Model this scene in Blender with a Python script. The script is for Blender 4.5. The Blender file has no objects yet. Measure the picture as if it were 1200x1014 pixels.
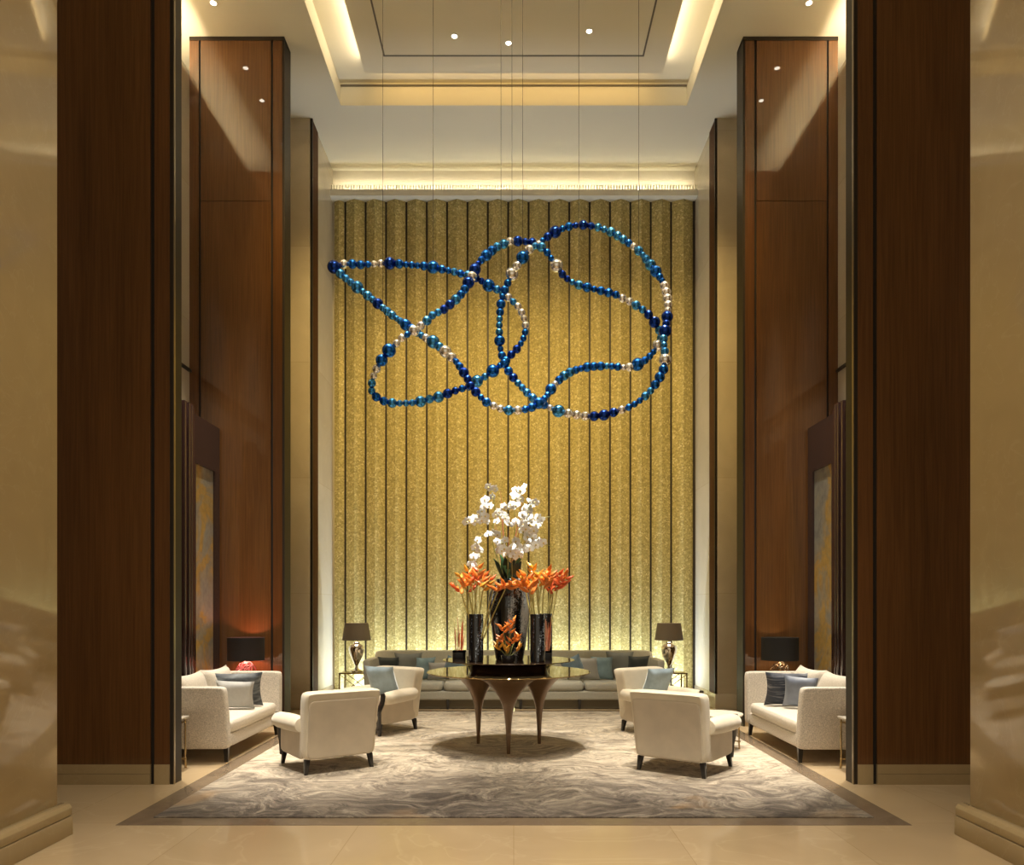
import bpy, bmesh, math, random
from mathutils import Vector, Matrix, Euler
random.seed(7)
R = math.radians
sc = bpy.context.scene
COL = sc.collection
CAM_H = 1.7

# ------------------------------------------------------------------ camera
cd = bpy.data.cameras.new('camera'); cam = bpy.data.objects.new('camera', cd); COL.objects.link(cam)
cam.location = (0, 0, CAM_H); cam.rotation_euler = (R(90), 0, 0)
cd.sensor_width = 36; cd.lens = 27; cd.shift_x = -2/1200; cd.shift_y = 203/1200
cd.clip_end = 200
sc.camera = cam
sc.view_settings.view_transform = 'Standard'; sc.view_settings.look = 'None'
sc.view_settings.gamma = 1; sc.view_settings.use_curve_mapping = False
sc.view_settings.exposure = 0.22

# ------------------------------------------------------------------ materials
def newmat(name):
    m = bpy.data.materials.new(name); m.use_nodes = True
    nt = m.node_tree; nt.nodes.clear()
    out = nt.nodes.new('ShaderNodeOutputMaterial'); b = nt.nodes.new('ShaderNodeBsdfPrincipled')
    nt.links.new(b.outputs[0], out.inputs[0])
    return m, nt, b, out
def col(c): return (c[0], c[1], c[2], 1)
def plain(name, c, rough=.5, metal=0, coat=0, noise=0, nscale=30, bump=0, bscale=200, sheen=0, spec=None, trans=0):
    m, nt, b, out = newmat(name)
    b.inputs['Base Color'].default_value = col(c); b.inputs['Roughness'].default_value = rough
    b.inputs['Metallic'].default_value = metal; b.inputs['Coat Weight'].default_value = coat
    b.inputs['Coat Roughness'].default_value = .05
    b.inputs['Sheen Weight'].default_value = sheen
    if spec is not None: b.inputs['Specular IOR Level'].default_value = spec
    b.inputs['Transmission Weight'].default_value = trans
    tc = nt.nodes.new('ShaderNodeTexCoord')
    if noise:
        n = nt.nodes.new('ShaderNodeTexNoise'); n.inputs['Scale'].default_value = nscale; n.inputs['Detail'].default_value = 4
        nt.links.new(tc.outputs['Object'], n.inputs['Vector'])
        r = nt.nodes.new('ShaderNodeValToRGB')
        r.color_ramp.elements[0].position = .3; r.color_ramp.elements[1].position = .7
        r.color_ramp.elements[0].color = col([max(0, x*(1-noise)) for x in c]); r.color_ramp.elements[1].color = col([min(1, x*(1+noise)) for x in c])
        nt.links.new(n.outputs['Fac'], r.inputs[0]); nt.links.new(r.outputs[0], b.inputs['Base Color'])
    if bump:
        n = nt.nodes.new('ShaderNodeTexNoise'); n.inputs['Scale'].default_value = bscale; n.inputs['Detail'].default_value = 2
        nt.links.new(tc.outputs['Object'], n.inputs['Vector'])
        bp = nt.nodes.new('ShaderNodeBump'); bp.inputs['Strength'].default_value = bump; bp.inputs['Distance'].default_value = .004
        nt.links.new(n.outputs['Fac'], bp.inputs['Height']); nt.links.new(bp.outputs[0], b.inputs['Normal'])
    return m
def ramp(nt, fac, stops, interp='LINEAR'):
    r = nt.nodes.new('ShaderNodeValToRGB'); r.color_ramp.interpolation = interp
    e = r.color_ramp.elements
    e[0].position = stops[0][0]; e[0].color = col(stops[0][1]); e[1].position = stops[-1][0]; e[1].color = col(stops[-1][1])
    for p, c in stops[1:-1]:
        x = e.new(p); x.color = col(c)
    nt.links.new(fac, r.inputs[0]); return r
def noise_node(nt, vec, scale, detail=4, dist=0, sc3=None, rough=.5):
    if sc3:
        mp = nt.nodes.new('ShaderNodeMapping'); mp.inputs['Scale'].default_value = sc3
        nt.links.new(vec, mp.inputs['Vector']); vec = mp.outputs[0]
    n = nt.nodes.new('ShaderNodeTexNoise'); n.inputs['Scale'].default_value = scale; n.inputs['Detail'].default_value = detail
    n.inputs['Distortion'].default_value = dist; n.inputs['Roughness'].default_value = rough
    nt.links.new(vec, n.inputs['Vector']); return n
def mixc(nt, fac, a, b, mode='MIX'):
    m = nt.nodes.new('ShaderNodeMix'); m.data_type = 'RGBA'; m.blend_type = mode
    if isinstance(fac, (int, float)): m.inputs[0].default_value = fac
    else: nt.links.new(fac, m.inputs[0])
    for i, v in ((6, a), (7, b)):
        if isinstance(v, (tuple, list)): m.inputs[i].default_value = col(v)
        else: nt.links.new(v, m.inputs[i])
    return m.outputs[2]

def wood_mat(name, c0, c1, rough=.16):
    m, nt, b, out = newmat(name)
    tc = nt.nodes.new('ShaderNodeTexCoord')
    n = noise_node(nt, tc.outputs['Object'], 1.0, 6, .6, (55, 55, 1.4))
    n2 = noise_node(nt, tc.outputs['Object'], 1.0, 3, 0, (3, 3, .25))
    r1 = ramp(nt, n.outputs['Fac'], [(.3, c0), (.7, c1)])
    c = mixc(nt, .35, r1.outputs[0], ramp(nt, n2.outputs['Fac'], [(.3, [x*.7 for x in c0]), (.7, [min(1, x*1.25) for x in c1])]).outputs[0])
    nt.links.new(c, b.inputs['Base Color']); b.inputs['Roughness'].default_value = .5; b.inputs['Specular IOR Level'].default_value = .15
    b.inputs['Coat Weight'].default_value = 1; b.inputs['Coat Roughness'].default_value = rough; b.inputs['Coat IOR'].default_value = 1.55
    return m
def stone_mat(name, c0, c1, vein, rough=.1, tile=None, scale=1.2, vs=.3):
    m, nt, b, out = newmat(name)
    tc = nt.nodes.new('ShaderNodeTexCoord'); v = tc.outputs['Object']
    n = noise_node(nt, v, scale, 6, 1.2)
    base = ramp(nt, n.outputs['Fac'], [(.3, c0), (.7, c1)]).outputs[0]
    n2 = noise_node(nt, v, scale*.8, 4, 2.0)
    a = nt.nodes.new('ShaderNodeMath'); a.operation = 'SUBTRACT'; a.inputs[1].default_value = .5; nt.links.new(n2.outputs['Fac'], a.inputs[0])
    ab = nt.nodes.new('ShaderNodeMath'); ab.operation = 'ABSOLUTE'; nt.links.new(a.outputs[0], ab.inputs[0])
    rv = ramp(nt, ab.outputs[0], [(0, (1, 1, 1)), (.012, (0, 0, 0))])
    fac = nt.nodes.new('ShaderNodeMath'); fac.operation = 'MULTIPLY'; fac.inputs[1].default_value = vs; nt.links.new(rv.outputs[0], fac.inputs[0])
    c = mixc(nt, fac.outputs[0], base, vein)
    if tile:
        br = nt.nodes.new('ShaderNodeTexBrick'); br.offset = 0
        br.inputs['Color1'].default_value = (1, 1, 1, 1); br.inputs['Color2'].default_value = (.93, .92, .9, 1); br.inputs['Mortar'].default_value = (.72, .68, .6, 1)
        br.inputs['Scale'].default_value = 1; br.inputs['Mortar Size'].default_value = .0025; br.inputs['Brick Width'].default_value = tile[0]; br.inputs['Row Height'].default_value = tile[1]
        if len(tile) > 2:
            # u runs along x+y, v along z for upright faces
            sx = nt.nodes.new('ShaderNodeSeparateXYZ'); nt.links.new(v, sx.inputs[0])
            ad = nt.nodes.new('ShaderNodeMath'); nt.links.new(sx.outputs[0], ad.inputs[0]); nt.links.new(sx.outputs[1], ad.inputs[1])
            cx = nt.nodes.new('ShaderNodeCombineXYZ'); nt.links.new(ad.outputs[0], cx.inputs[0]); nt.links.new(sx.outputs[2], cx.inputs[1])
            nt.links.new(cx.outputs[0], br.inputs['Vector'])
        else:
            nt.links.new(v, br.inputs['Vector'])
        c = mixc(nt, 1.0, c, br.outputs['Color'], 'MULTIPLY')
    nt.links.new(c, b.inputs['Base Color']); b.inputs['Roughness'].default_value = rough
    return m

M = {}
M['wood'] = wood_mat('walnut_veneer', (.090, .038, .0105), (.165, .070, .020), .02)
M['wood_red'] = wood_mat('walnut_strip', (.090, .036, .010), (.155, .064, .019), .03)
M['wood_matt'] = plain('matt_walnut', (.085, .036, .011), .6, 0, 0, .2, 20, spec=.12)
M['bronze'] = plain('dark_bronze', (.032, .025, .018), .45, 0, spec=.25)
M['bronze_light'] = plain('bronze_edge', (.30, .25, .18), .3, .9)
M['stone'] = stone_mat('beige_stone', (.40, .30, .165), (.43, .325, .18), (.50, .40, .25), .06, None, 2.2, .3)
M['stone'].node_tree.nodes['Principled BSDF'].inputs['Specular IOR Level'].default_value = .17
M['stone_pilaster'] = stone_mat('pilaster_stone', (.50, .42, .285), (.57, .485, .335), (.61, .53, .38), .2, (30, 1.9, 1), 1.2, .15)
M['stone_pale'] = stone_mat('pale_stone', (.58, .53, .42), (.64, .585, .47), (.70, .65, .55), .22, (30, 1.9, 1))
M['floor'] = stone_mat('floor_marble', (.51, .38, .225), (.59, .45, .28), (.74, .60, .40), .10, (1.2, 1.2), .7, .2)
M['inlay'] = stone_mat('inlay_marble', (.19, .14, .095), (.235, .175, .12), (.30, .24, .17), .14, None, 3)
M['paint'] = plain('ceiling_paint', (.74, .71, .59), .7)
M['paint_panel'] = plain('ceiling_panel_paint', (.76, .71, .57), .7)
M['dark'] = plain('dark_lacquer', (.035, .017, .015), .2, 0, .5)
M['black'] = plain('black_gap', (.012, .009, .007), .6)
M['groove'] = plain('track_slot', (.16, .145, .12), .7)
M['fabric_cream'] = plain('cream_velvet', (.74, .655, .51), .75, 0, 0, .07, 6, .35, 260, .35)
M['fabric_cream_shaded'] = plain('cream_velvet_shaded', (.58, .49, .37), .75, 0, 0, .07, 5, .35, 260, .3)  # darker cream: shade on the chair backs put into the colour
M['tweed'] = plain('oatmeal_tweed', (.62, .56, .48), .9, 0, 0, .3, 90, .8, 120, .2)
M['tweed_seat'] = plain('oatmeal_seat_tweed', (.66, .595, .50), .9, 0, 0, .12, 80, .5, 200, .2)
M['sofa_grey'] = plain('greige_upholstery', (.43, .415, .345), .85, 0, 0, .06, 40, .4, 200, .2)
M['plinth'] = plain('sofa_plinth', (.17, .15, .105), .85)
M['ebony'] = plain('ebonised_wood', (.012, .009, .008), .3, 0, .4)
M['teal'] = plain('teal_velvet', (.19, .29, .33), .6, 0, 0, .2, 8, .2, 200, .6)
M['blue'] = plain('blue_velvet', (.12, .19, .25), .6, 0, 0, .25, 8, .2, 200, .6)
M['greysatin'] = plain('grey_satin', (.34, .33, .30), .5, 0, 0, .1, 5, .1, 200, .5)
M['palegrey'] = plain('pale_grey_linen', (.42, .42, .41), .7, 0, 0, .05, 30, .2, 300, .3)
M['bigGrey'] = plain('slate_cushion', (.20, .21, .19), .75, 0, 0, .08, 8, .2, 200, .4)
M['green'] = plain('dark_green_velvet', (.02, .032, .032), .6, 0, 0, .2, 8, .2, 200, .5)
M['paleblue'] = plain('pale_blue_velvet', (.31, .41, .49), .55, 0, 0, .2, 7, .2, 200, .6)
M['bluegrey'] = plain('blue_grey_satin', (.17, .20, .27), .45, 0, 0, .25, 6, .15, 200, .5)
def stripe_mat(name, c0, c1, sc3, lo, hi):
    m, nt, b, out = newmat(name); tc = nt.nodes.new('ShaderNodeTexCoord')
    n = noise_node(nt, tc.outputs['Object'], 1, 4, .5, sc3)
    r = ramp(nt, n.outputs['Fac'], [(lo, c0), (hi, c1)]); nt.links.new(r.outputs[0], b.inputs['Base Color'])
    b.inputs['Roughness'].default_value = .6; b.inputs['Sheen Weight'].default_value = .3; return m
M['ikat'] = stripe_mat('dark_ikat', (.035, .042, .055), (.25, .28, .30), (4, 4, 20), .42, .72)
M['stripe'] = stripe_mat('navy_stripe', (.018, .024, .045), (.36, .38, .40), (3, 3, 42), .54, .70)
M['brass'] = plain('antique_brass', (.42, .30, .15), .25, 1)
M['marble_white'] = plain('white_marble', (.74, .68, .57), .15, 0, 0, .05, 5)
M['mercury'] = plain('mercury_glass', (.80, .75, .66), .12, 1, 0, .25, 14)
M['steel'] = plain('steel_cable', (.035, .032, .026), .8, 0, spec=.1)
M['lacquer'] = plain('brown_lacquer', (.10, .055, .025), .12, .45, .8)
M['lacquer_dark'] = plain('dark_brown_lacquer', (.045, .024, .012), .14, .35, .8)
M['leg'] = plain('bronze_leg', (.16, .092, .046), .3, .35, .3)
M['tabletop'] = plain('polished_bronze_top', (.30, .21, .10), .05, .85)
M['ceramic_black'] = plain('black_pot', (.008, .007, .007), .25, 0, .3)
def vase_mat(t, nm, f=13, fa=.3):
    m, nt, b, out = newmat(nm); tc = nt.nodes.new('ShaderNodeTexCoord')
    n = noise_node(nt, tc.outputs['Object'], 1, 6, .3, (f, f, f*.1), .6)
    n2 = noise_node(nt, tc.outputs['Object'], 60, 4, 0)
    mm = nt.nodes.new('ShaderNodeMath'); mm.operation = 'MULTIPLY_ADD'; nt.links.new(n2.outputs['Fac'], mm.inputs[0]); mm.inputs[1].default_value = fa
    nt.links.new(n.outputs['Fac'], mm.inputs[2])
    r = ramp(nt, mm.outputs[0], [(t, (.006, .006, .007)), (t+.05, (.30, .34, .38)), (t+.13, (.6, .64, .66))]); nt.links.new(r.outputs[0], b.inputs['Base Color'])
    b.inputs['Roughness'].default_value = .15; b.inputs['Coat Weight'].default_value = .6; return m
M['vase'] = vase_mat(.745, 'black_glaze_few_streaks', 12); M['urn'] = vase_mat(.675, 'streaked_black_glaze', 7.5)
M['petal'] = plain('white_petal', (.90, .90, .88), .6, 0, 0, 0)
M['lip'] = plain('yellow_lip', (.75, .60, .25), .5)
M['stem'] = plain('green_stem', (.25, .27, .08), .5, 0, 0, .3, 6)
M['stem_pale'] = plain('yellow_green_stem', (.50, .42, .14), .5, 0, 0, .3, 9)
M['stem_red'] = plain('salmon_stalk', (.55, .22, .11), .5, 0, 0, .3, 9)
M['leaf'] = plain('green_leaf', (.05, .17, .07), .35, 0, .2, .4, 8)
M['leaf_dark'] = plain('dark_leaf', (.012, .03, .014), .3, 0, .2, .4, 8)
M['bract'] = plain('orange_bract', (.85, .21, .025), .45, 0, 0, .35, 12)
M['bract_y'] = plain('amber_bract', (.85, .36, .03), .45, 0, 0, .3, 12)
M['bract_r'] = plain('red_orange_bract', (.78, .13, .03), .45, 0, 0, .3, 12)
for k, c, ro in (('bead_blue', (.015, .13, .50), .2), ('bead_teal', (.06, .29, .64), .2), ('bead_navy', (.010, .045, .30), .2), ('bead_silver', (.90, .87, .80), .16)):
    M[k] = plain(k, c, ro, .92)
def gold_mat():
    m, nt, b, out = newmat('gold_mosaic'); tc = nt.nodes.new('ShaderNodeTexCoord'); v = tc.outputs['Object']
    vo = nt.nodes.new('ShaderNodeTexVoronoi'); vo.inputs['Scale'].default_value = 42; nt.links.new(v, vo.inputs['Vector'])
    sp = nt.nodes.new('ShaderNodeSeparateColor'); nt.links.new(vo.outputs['Color'], sp.inputs[0])
    r = ramp(nt, sp.outputs[0], [(0, (.33, .275, .105)), (.5, (.47, .395, .155)), (.85, (.56, .47, .20)), (1, (.74, .66, .36))])
    nt.links.new(r.outputs[0], b.inputs['Base Color'])
    b.inputs['Roughness'].default_value = .42; b.inputs['Metallic'].default_value = .25
    bp = nt.nodes.new('ShaderNodeBump'); bp.inputs['Strength'].default_value = .5; bp.inputs['Distance'].default_value = .01
    nt.links.new(sp.outputs[1], bp.inputs['Height']); nt.links.new(bp.outputs[0], b.inputs['Normal'])
    return m
M['gold'] = gold_mat()
def art_mat():
    m, nt, b, out = newmat('gilded_abstract_painting'); tc = nt.nodes.new('ShaderNodeTexCoord'); v = tc.outputs['Object']
    n = noise_node(nt, v, 1.6, 7, .9, (1, 1, .8), .62)
    r = ramp(nt, n.outputs['Fac'], [(.30, (.20, .20, .18)), (.42, (.36, .36, .31)), (.5, (.42, .36, .24)), (.56, (.60, .38, .08)), (.63, (.52, .40, .18)), (.72, (.30, .19, .08))])
    n2 = noise_node(nt, v, 14, 5, 0)
    c = mixc(nt, .5, r.outputs[0], ramp(nt, n2.outputs['Fac'], [(.3, (.45, .45, .45)), (.7, (1.0, 1.0, 1.0))]).outputs[0], 'MULTIPLY')
    nt.links.new(c, b.inputs['Base Color']); b.inputs['Roughness'].default_value = .35; b.inputs['Metallic'].default_value = .15; return m
M['art'] = art_mat()
def rug_mat():
    m, nt, b, out = newmat('swirl_carpet'); tc = nt.nodes.new('ShaderNodeTexCoord'); v = tc.outputs['Object']
    # flowing brush strokes: noise warped by a larger noise
    w = noise_node(nt, v, .7, 3, 0)
    sub = nt.nodes.new('ShaderNodeVectorMath'); sub.operation = 'SUBTRACT'; nt.links.new(w.outputs['Color'], sub.inputs[0]); sub.inputs[1].default_value = (.5, .5, .5)
    scl = nt.nodes.new('ShaderNodeVectorMath'); scl.operation = 'SCALE'; scl.inputs['Scale'].default_value = 2.2; nt.links.new(sub.outputs[0], scl.inputs[0])
    add = nt.nodes.new('ShaderNodeVectorMath'); nt.links.new(v, add.inputs[0]); nt.links.new(scl.outputs[0], add.inputs[1])
    n = noise_node(nt, add.outputs[0], 1.0, 10, 2.2, (1.7, 2.9, 1), .74)
    fs = noise_node(nt, add.outputs[0], 1.0, 6, 1.2, (9, 20, 1), .72)
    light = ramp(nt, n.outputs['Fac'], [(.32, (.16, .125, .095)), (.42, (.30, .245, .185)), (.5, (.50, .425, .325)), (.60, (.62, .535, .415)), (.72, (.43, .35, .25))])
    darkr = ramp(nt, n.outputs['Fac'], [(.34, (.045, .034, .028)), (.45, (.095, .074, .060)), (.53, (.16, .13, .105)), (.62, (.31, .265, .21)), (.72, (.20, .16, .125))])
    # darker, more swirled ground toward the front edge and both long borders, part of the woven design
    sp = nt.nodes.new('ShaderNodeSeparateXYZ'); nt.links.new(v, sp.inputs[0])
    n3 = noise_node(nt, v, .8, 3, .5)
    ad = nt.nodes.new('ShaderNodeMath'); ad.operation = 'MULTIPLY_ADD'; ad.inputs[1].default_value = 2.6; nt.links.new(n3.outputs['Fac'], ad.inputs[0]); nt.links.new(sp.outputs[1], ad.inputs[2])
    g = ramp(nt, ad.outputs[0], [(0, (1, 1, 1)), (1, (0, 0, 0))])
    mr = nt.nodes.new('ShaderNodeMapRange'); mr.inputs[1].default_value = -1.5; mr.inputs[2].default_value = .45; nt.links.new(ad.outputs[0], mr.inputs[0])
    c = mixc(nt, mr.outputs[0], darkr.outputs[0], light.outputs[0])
    c = mixc(nt, .75, c, ramp(nt, fs.outputs['Fac'], [(.36, (.38, .36, .34)), (.5, (.92, .92, .92)), (.64, (1.3, 1.28, 1.25))]).outputs[0], 'MULTIPLY')
    n4 = noise_node(nt, add.outputs[0], .9, 2, .3)
    rr = ramp(nt, n4.outputs['Fac'], [(.62, (0, 0, 0)), (.72, (1, 1, 1))])
    f = nt.nodes.new('ShaderNodeMath'); f.operation = 'MULTIPLY'; f.inputs[1].default_value = .55; nt.links.new(rr.outputs[0], f.inputs[0])
    c = mixc(nt, f.outputs[0], c, (.36, .22, .10))
    nt.links.new(c, b.inputs['Base Color']); b.inputs['Roughness'].default_value = .95; b.inputs['Sheen Weight'].default_value = .2
    n5 = noise_node(nt, v, 160, 2, 0)
    bp = nt.nodes.new('ShaderNodeBump'); bp.inputs['Strength'].default_value = .5; bp.inputs['Distance'].default_value = .006
    nt.links.new(n5.outputs['Fac'], bp.inputs['Height']); nt.links.new(bp.outputs[0], b.inputs['Normal'])
    return m
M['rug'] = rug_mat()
def shade_mat(name, c, t):
    m, nt, b, out = newmat(name)
    b.inputs['Base Color'].default_value = col(c); b.inputs['Roughness'].default_value = .8
    tr = nt.nodes.new('ShaderNodeBsdfTranslucent'); tr.inputs[0].default_value = col(t[1])
    mx = nt.nodes.new('ShaderNodeMixShader'); mx.inputs[0].default_value = t[0]
    nt.links.new(b.outputs[0], mx.inputs[1]); nt.links.new(tr.outputs[0], mx.inputs[2]); nt.links.new(mx.outputs[0], out.inputs[0])
    return m
M['shade_black'] = shade_mat('black_shade', (.008, .007, .007), (.05, (.5, .40, .26)))
M['shade_taupe'] = shade_mat('taupe_shade', (.17, .145, .115), (.2, (.5, .42, .3)))
M['shade_lining'] = plain('shade_lining', (.75, .68, .58), .8)
M['pink'] = plain('pink_lattice', (.75, .22, .22), .25, 0, .4)
M['crystal'] = plain('bronze_wire_lattice', (.30, .22, .14), .25, .8)
def emit(name, c, s):
    m, nt, b, out = newmat(name); e = nt.nodes.new('ShaderNodeEmission'); e.inputs[0].default_value = col(c); e.inputs[1].default_value = s
    nt.links.new(e.outputs[0], out.inputs[0]); return m
M['lens'] = emit('downlight_lens', (1, .90, .74), 14)

# ------------------------------------------------------------------ mesh helpers
def link(o, parent=None):
    COL.objects.link(o)
    if parent is not None: o.parent = parent
    return o
def finish(name, bm, mat, parent=None, bevel=0, seg=2, loc=None, rot=None, angle=40):
    bmesh.ops.recalc_face_normals(bm, faces=bm.faces)
    if bevel:
        es = [e for e in bm.edges if len(e.link_faces) == 2 and e.calc_face_angle(0) > R(25)]
        bmesh.ops.bevel(bm, geom=es, offset=bevel, segments=seg, affect='EDGES', profile=.5, clamp_overlap=True)
    me = bpy.data.meshes.new(name); bm.to_mesh(me); bm.free()
    me.shade_smooth(); me.set_sharp_from_angle(angle=R(angle))
    me.materials.append(M[mat] if isinstance(mat, str) else mat)
    o = bpy.data.objects.new(name, me); link(o, parent)
    if loc is not None: o.location = loc
    if rot is not None: o.rotation_euler = rot
    return o
def B(): return bmesh.new()
def box(bm, x0, x1, y0, y1, z0, z1):
    v = [bm.verts.new((x, y, z)) for x in (x0, x1) for y in (y0, y1) for z in (z0, z1)]
    for f in ((0, 1, 3, 2), (4, 6, 7, 5), (0, 4, 5, 1), (2, 3, 7, 6), (0, 2, 6, 4), (1, 5, 7, 3)): bm.faces.new([v[i] for i in f])
    return v
def prism(bm, pts, axis, a0, a1):
    def mk(p, a):
        if axis == 'x': return (a, p[0], p[1])
        if axis == 'y': return (p[0], a, p[1])
        return (p[0], p[1], a)
    u = [bm.verts.new(mk(p, a0)) for p in pts]; w = [bm.verts.new(mk(p, a1)) for p in pts]
    n = len(pts)
    bm.faces.new(u); bm.faces.new(w[::-1])
    for i in range(n): bm.faces.new((u[i], u[(i+1) % n], w[(i+1) % n], w[i]))
def lathe(bm, prof, seg=40, c=(0, 0, 0), sx=1, sy=1):
    rings = []
    for r, z in prof:
        if r < 1e-5: rings.append([bm.verts.new((c[0], c[1], c[2]+z))])
        else: rings.append([bm.verts.new((c[0]+r*sx*math.cos(2*math.pi*k/seg), c[1]+r*sy*math.sin(2*math.pi*k/seg), c[2]+z)) for k in range(seg)])
    for a, b in zip(rings[:-1], rings[1:]):
        for k in range(seg):
            k2 = (k+1) % seg
            if len(a) == 1 and len(b) == 1: continue
            if len(a) == 1: bm.faces.new((a[0], b[k], b[k2]))
            elif len(b) == 1: bm.faces.new((a[k], b[0], a[k2]))
            else: bm.faces.new((a[k], a[k2], b[k2], b[k]))
    return rings
def tube(bm, pts, rad, seg=8, cap=True, closed=False):
    pts = [Vector(p) for p in pts]; n = len(pts)
    if not isinstance(rad, (list, tuple)): rad = [rad]*n
    rings = []; prev = None
    for i, p in enumerate(pts):
        if closed: t = pts[(i+1) % n]-pts[i-1]
        else: t = pts[min(i+1, n-1)]-pts[max(i-1, 0)]
        t.normalize()
        if prev is None:
            up = Vector((0, 0, 1)) if abs(t.z) < .9 else Vector((1, 0, 0))
            a = t.cross(up).normalized()
        else:
            a = (prev - t*prev.dot(t)).normalized()
        prev = a; b = t.cross(a)
        rings.append([bm.verts.new(p+(a*math.cos(2*math.pi*k/seg)+b*math.sin(2*math.pi*k/seg))*rad[i]) for k in range(seg)])
    m = n if closed else n-1
    for i in range(m):
        A, C = rings[i], rings[(i+1) % n]
        for k in range(seg): bm.faces.new((A[k], A[(k+1) % seg], C[(k+1) % seg], C[k]))
    if cap and not closed: bm.faces.new(rings[0][::-1]); bm.faces.new(rings[-1])
def soft(bm, c, h, e=6, n=10, fn=None):
    """rounded upholstery block: superellipsoid of half sizes h about c, then fn(x,y,z) in -1..1 -> offset"""
    ee = e if isinstance(e, (tuple, list)) else (e, e, e)
    g = bmesh.new(); bmesh.ops.create_cube(g, size=2)
    bmesh.ops.subdivide_edges(g, edges=g.edges, cuts=n, use_grid_fill=True)
    mp = {}
    for v in g.verts:
        # push samples toward the edges so that tight corners stay round
        x, y, z = [math.copysign(1-(1-abs(t))**1.7, t) for t in v.co]
        L = max(1e-9, (abs(x)**ee[0]+abs(y)**ee[1]+abs(z)**ee[2]))
        k = 1/(L**(1/max(ee)))
        q = Vector((x*k, y*k, z*k))
        p = Vector((c[0]+q.x*h[0], c[1]+q.y*h[1], c[2]+q.z*h[2]))
        if fn: p += Vector(fn(q.x, q.y, q.z))
        mp[v] = bm.verts.new(p)
    for f in g.faces: bm.faces.new([mp[v] for v in f.verts])
    g.free()
def pillow_bm(w, h, t, n=14):
    bm = B(); gr = {}
    for s in (1, -1):
        for i in range(n+1):
            for j in range(n+1):
                u, v = 2*i/n-1, 2*j/n-1
                edge = i in (0, n) or j in (0, n)
                if edge and s == -1: gr[s, i, j] = gr[1, i, j]; continue
                x = u*w/2*(1.03-.12*(1-v*v)*abs(u)**3); z = v*h/2*(1.03-.12*(1-u*u)*abs(v)**3)
                y = 0 if edge else s*t/2*((1-u**4)*(1-v**4))**.6
                y += .012*math.sin(3.1*u+1.7*v)
                gr[s, i, j] = bm.verts.new((x, y, z))
    for s in (1, -1):
        for i in range(n):
            for j in range(n):
                f = [gr[s, i, j], gr[s, i+1, j], gr[s, i+1, j+1], gr[s, i, j+1]]
                bm.faces.new(f if s == 1 else f[::-1])
    return bm
def tag(o, label=None, cat=None, group=None, kind=None):
    if label: o['label'] = label
    if cat: o['category'] = cat
    if group: o['group'] = group
    if kind: o['kind'] = kind
    return o
def empty(name, loc=(0, 0, 0), rz=0):
    o = bpy.data.objects.new(name, None); o.empty_display_size = .1; link(o); o.location = loc; o.rotation_euler = (0, 0, rz); return o
def thing(name, label, cat, loc=(0, 0, 0), rz=0, group=None): return tag(empty(name, loc, rz), label, cat, group)
def copy_tree(o, parent=None):
    c = o.copy(); COL.objects.link(c)
    if parent is not None: c.parent = parent
    for ch in list(o.children): copy_tree(ch, c)
    return c
def struct(name, bm, mat, parent=None, **k):
    o = finish(name, bm, mat, parent, **k)
    o['kind'] = 'structure'
    return o
def at(px, py, d): return Vector(((px-602)/900*d, d, CAM_H-(py-710)/900*d))

# ------------------------------------------------------------------ setting
H = 9.7           # soffit height
YB = 14.1         # back wall
SX = 4.56         # side walls
PX = 3.32         # pilaster / back bay half width
bm = B(); box(bm, -9, 9, -6, 15, -.2, 0); struct('floor', bm, 'floor')
# inlaid darker stone frame round the carpet
RX, RY0, RY1 = 2.88, 6.14, 12.25
bm = B(); BW = .2
for a in ((-RX-BW, RX+BW, RY0-BW, RY0), (-RX-BW, RX+BW, RY1, RY1+BW), (-RX-BW, -RX, RY0, RY1), (RX, RX+BW, RY0, RY1)): box(bm, *a, -.01, .003)
struct('trim_1', bm, 'inlay')

# ceiling soffit round the tray
TX, TY0, TY1 = 2.76, 3.6, 12.25
CX = 4.8
bm = B()
box(bm, -9, -TX, -6, YB+.3, H, H+.28); box(bm, TX, 9, -6, YB+.3, H, H+.28)
box(bm, -TX, TX, -6, TY0, H, H+.28); box(bm, -TX, TX, TY1, YB+.3, H, H+.28)
ce = struct('ceiling', bm, 'paint')
bm = B()   # shallow raised border round the opening
w = .22
for a in ((-TX-w, -TX, TY0-w, TY1+w), (TX, TX+w, TY0-w, TY1+w), (-TX, TX, TY0-w, TY0), (-TX, TX, TY1, TY1+w)): box(bm, *a, H-.02, H+.002)
struct('ceiling_border', bm, 'paint', ce)
# upper slab above the slot
bm = B(); box(bm, -TX-.4, TX+.4, TY0-.4, TY1+.4, 10.06, 10.3)
struct('ceiling_slab', bm, 'paint', ce)
bm = B()
for a in ((-TX-.3, -TX-.02, TY0-.3, TY1+.3), (TX+.02, TX+.3, TY0-.3, TY1+.3), (-TX-.3, TX+.3, TY1+.02, TY1+.3), (-TX-.3, TX+.3, TY0-.3, TY0-.02)): box(bm, *a, H+.28, 10.06)
struct('ceiling_upstand', bm, 'paint', ce)
# floating inner panel with a square track slot
IX, IY0, IY1, IZ = 2.30, 4.2, 11.87, 9.93
bm = B(); box(bm, -IX, IX, IY0, IY1, IZ, IZ+.03)
ip = struct('ceiling_panel', bm, 'paint_panel', ce)
bm = B(); GX, GY = 1.95, 11.5
for a in ((-GX, -GX+.025, IY0+.3, GY), (GX-.025, GX, IY0+.3, GY), (-GX, GX, GY-.025, GY)): box(bm, *a, IZ-.006, IZ+.002)
struct('ceiling_track', bm, 'groove', ce)
bm = B(); box(bm, -TX+.0, TX, TY1-.012, TY1+.002, H+.285, H+.31); struct('ceiling_shadow_gap', bm, 'groove', ce)

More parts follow.
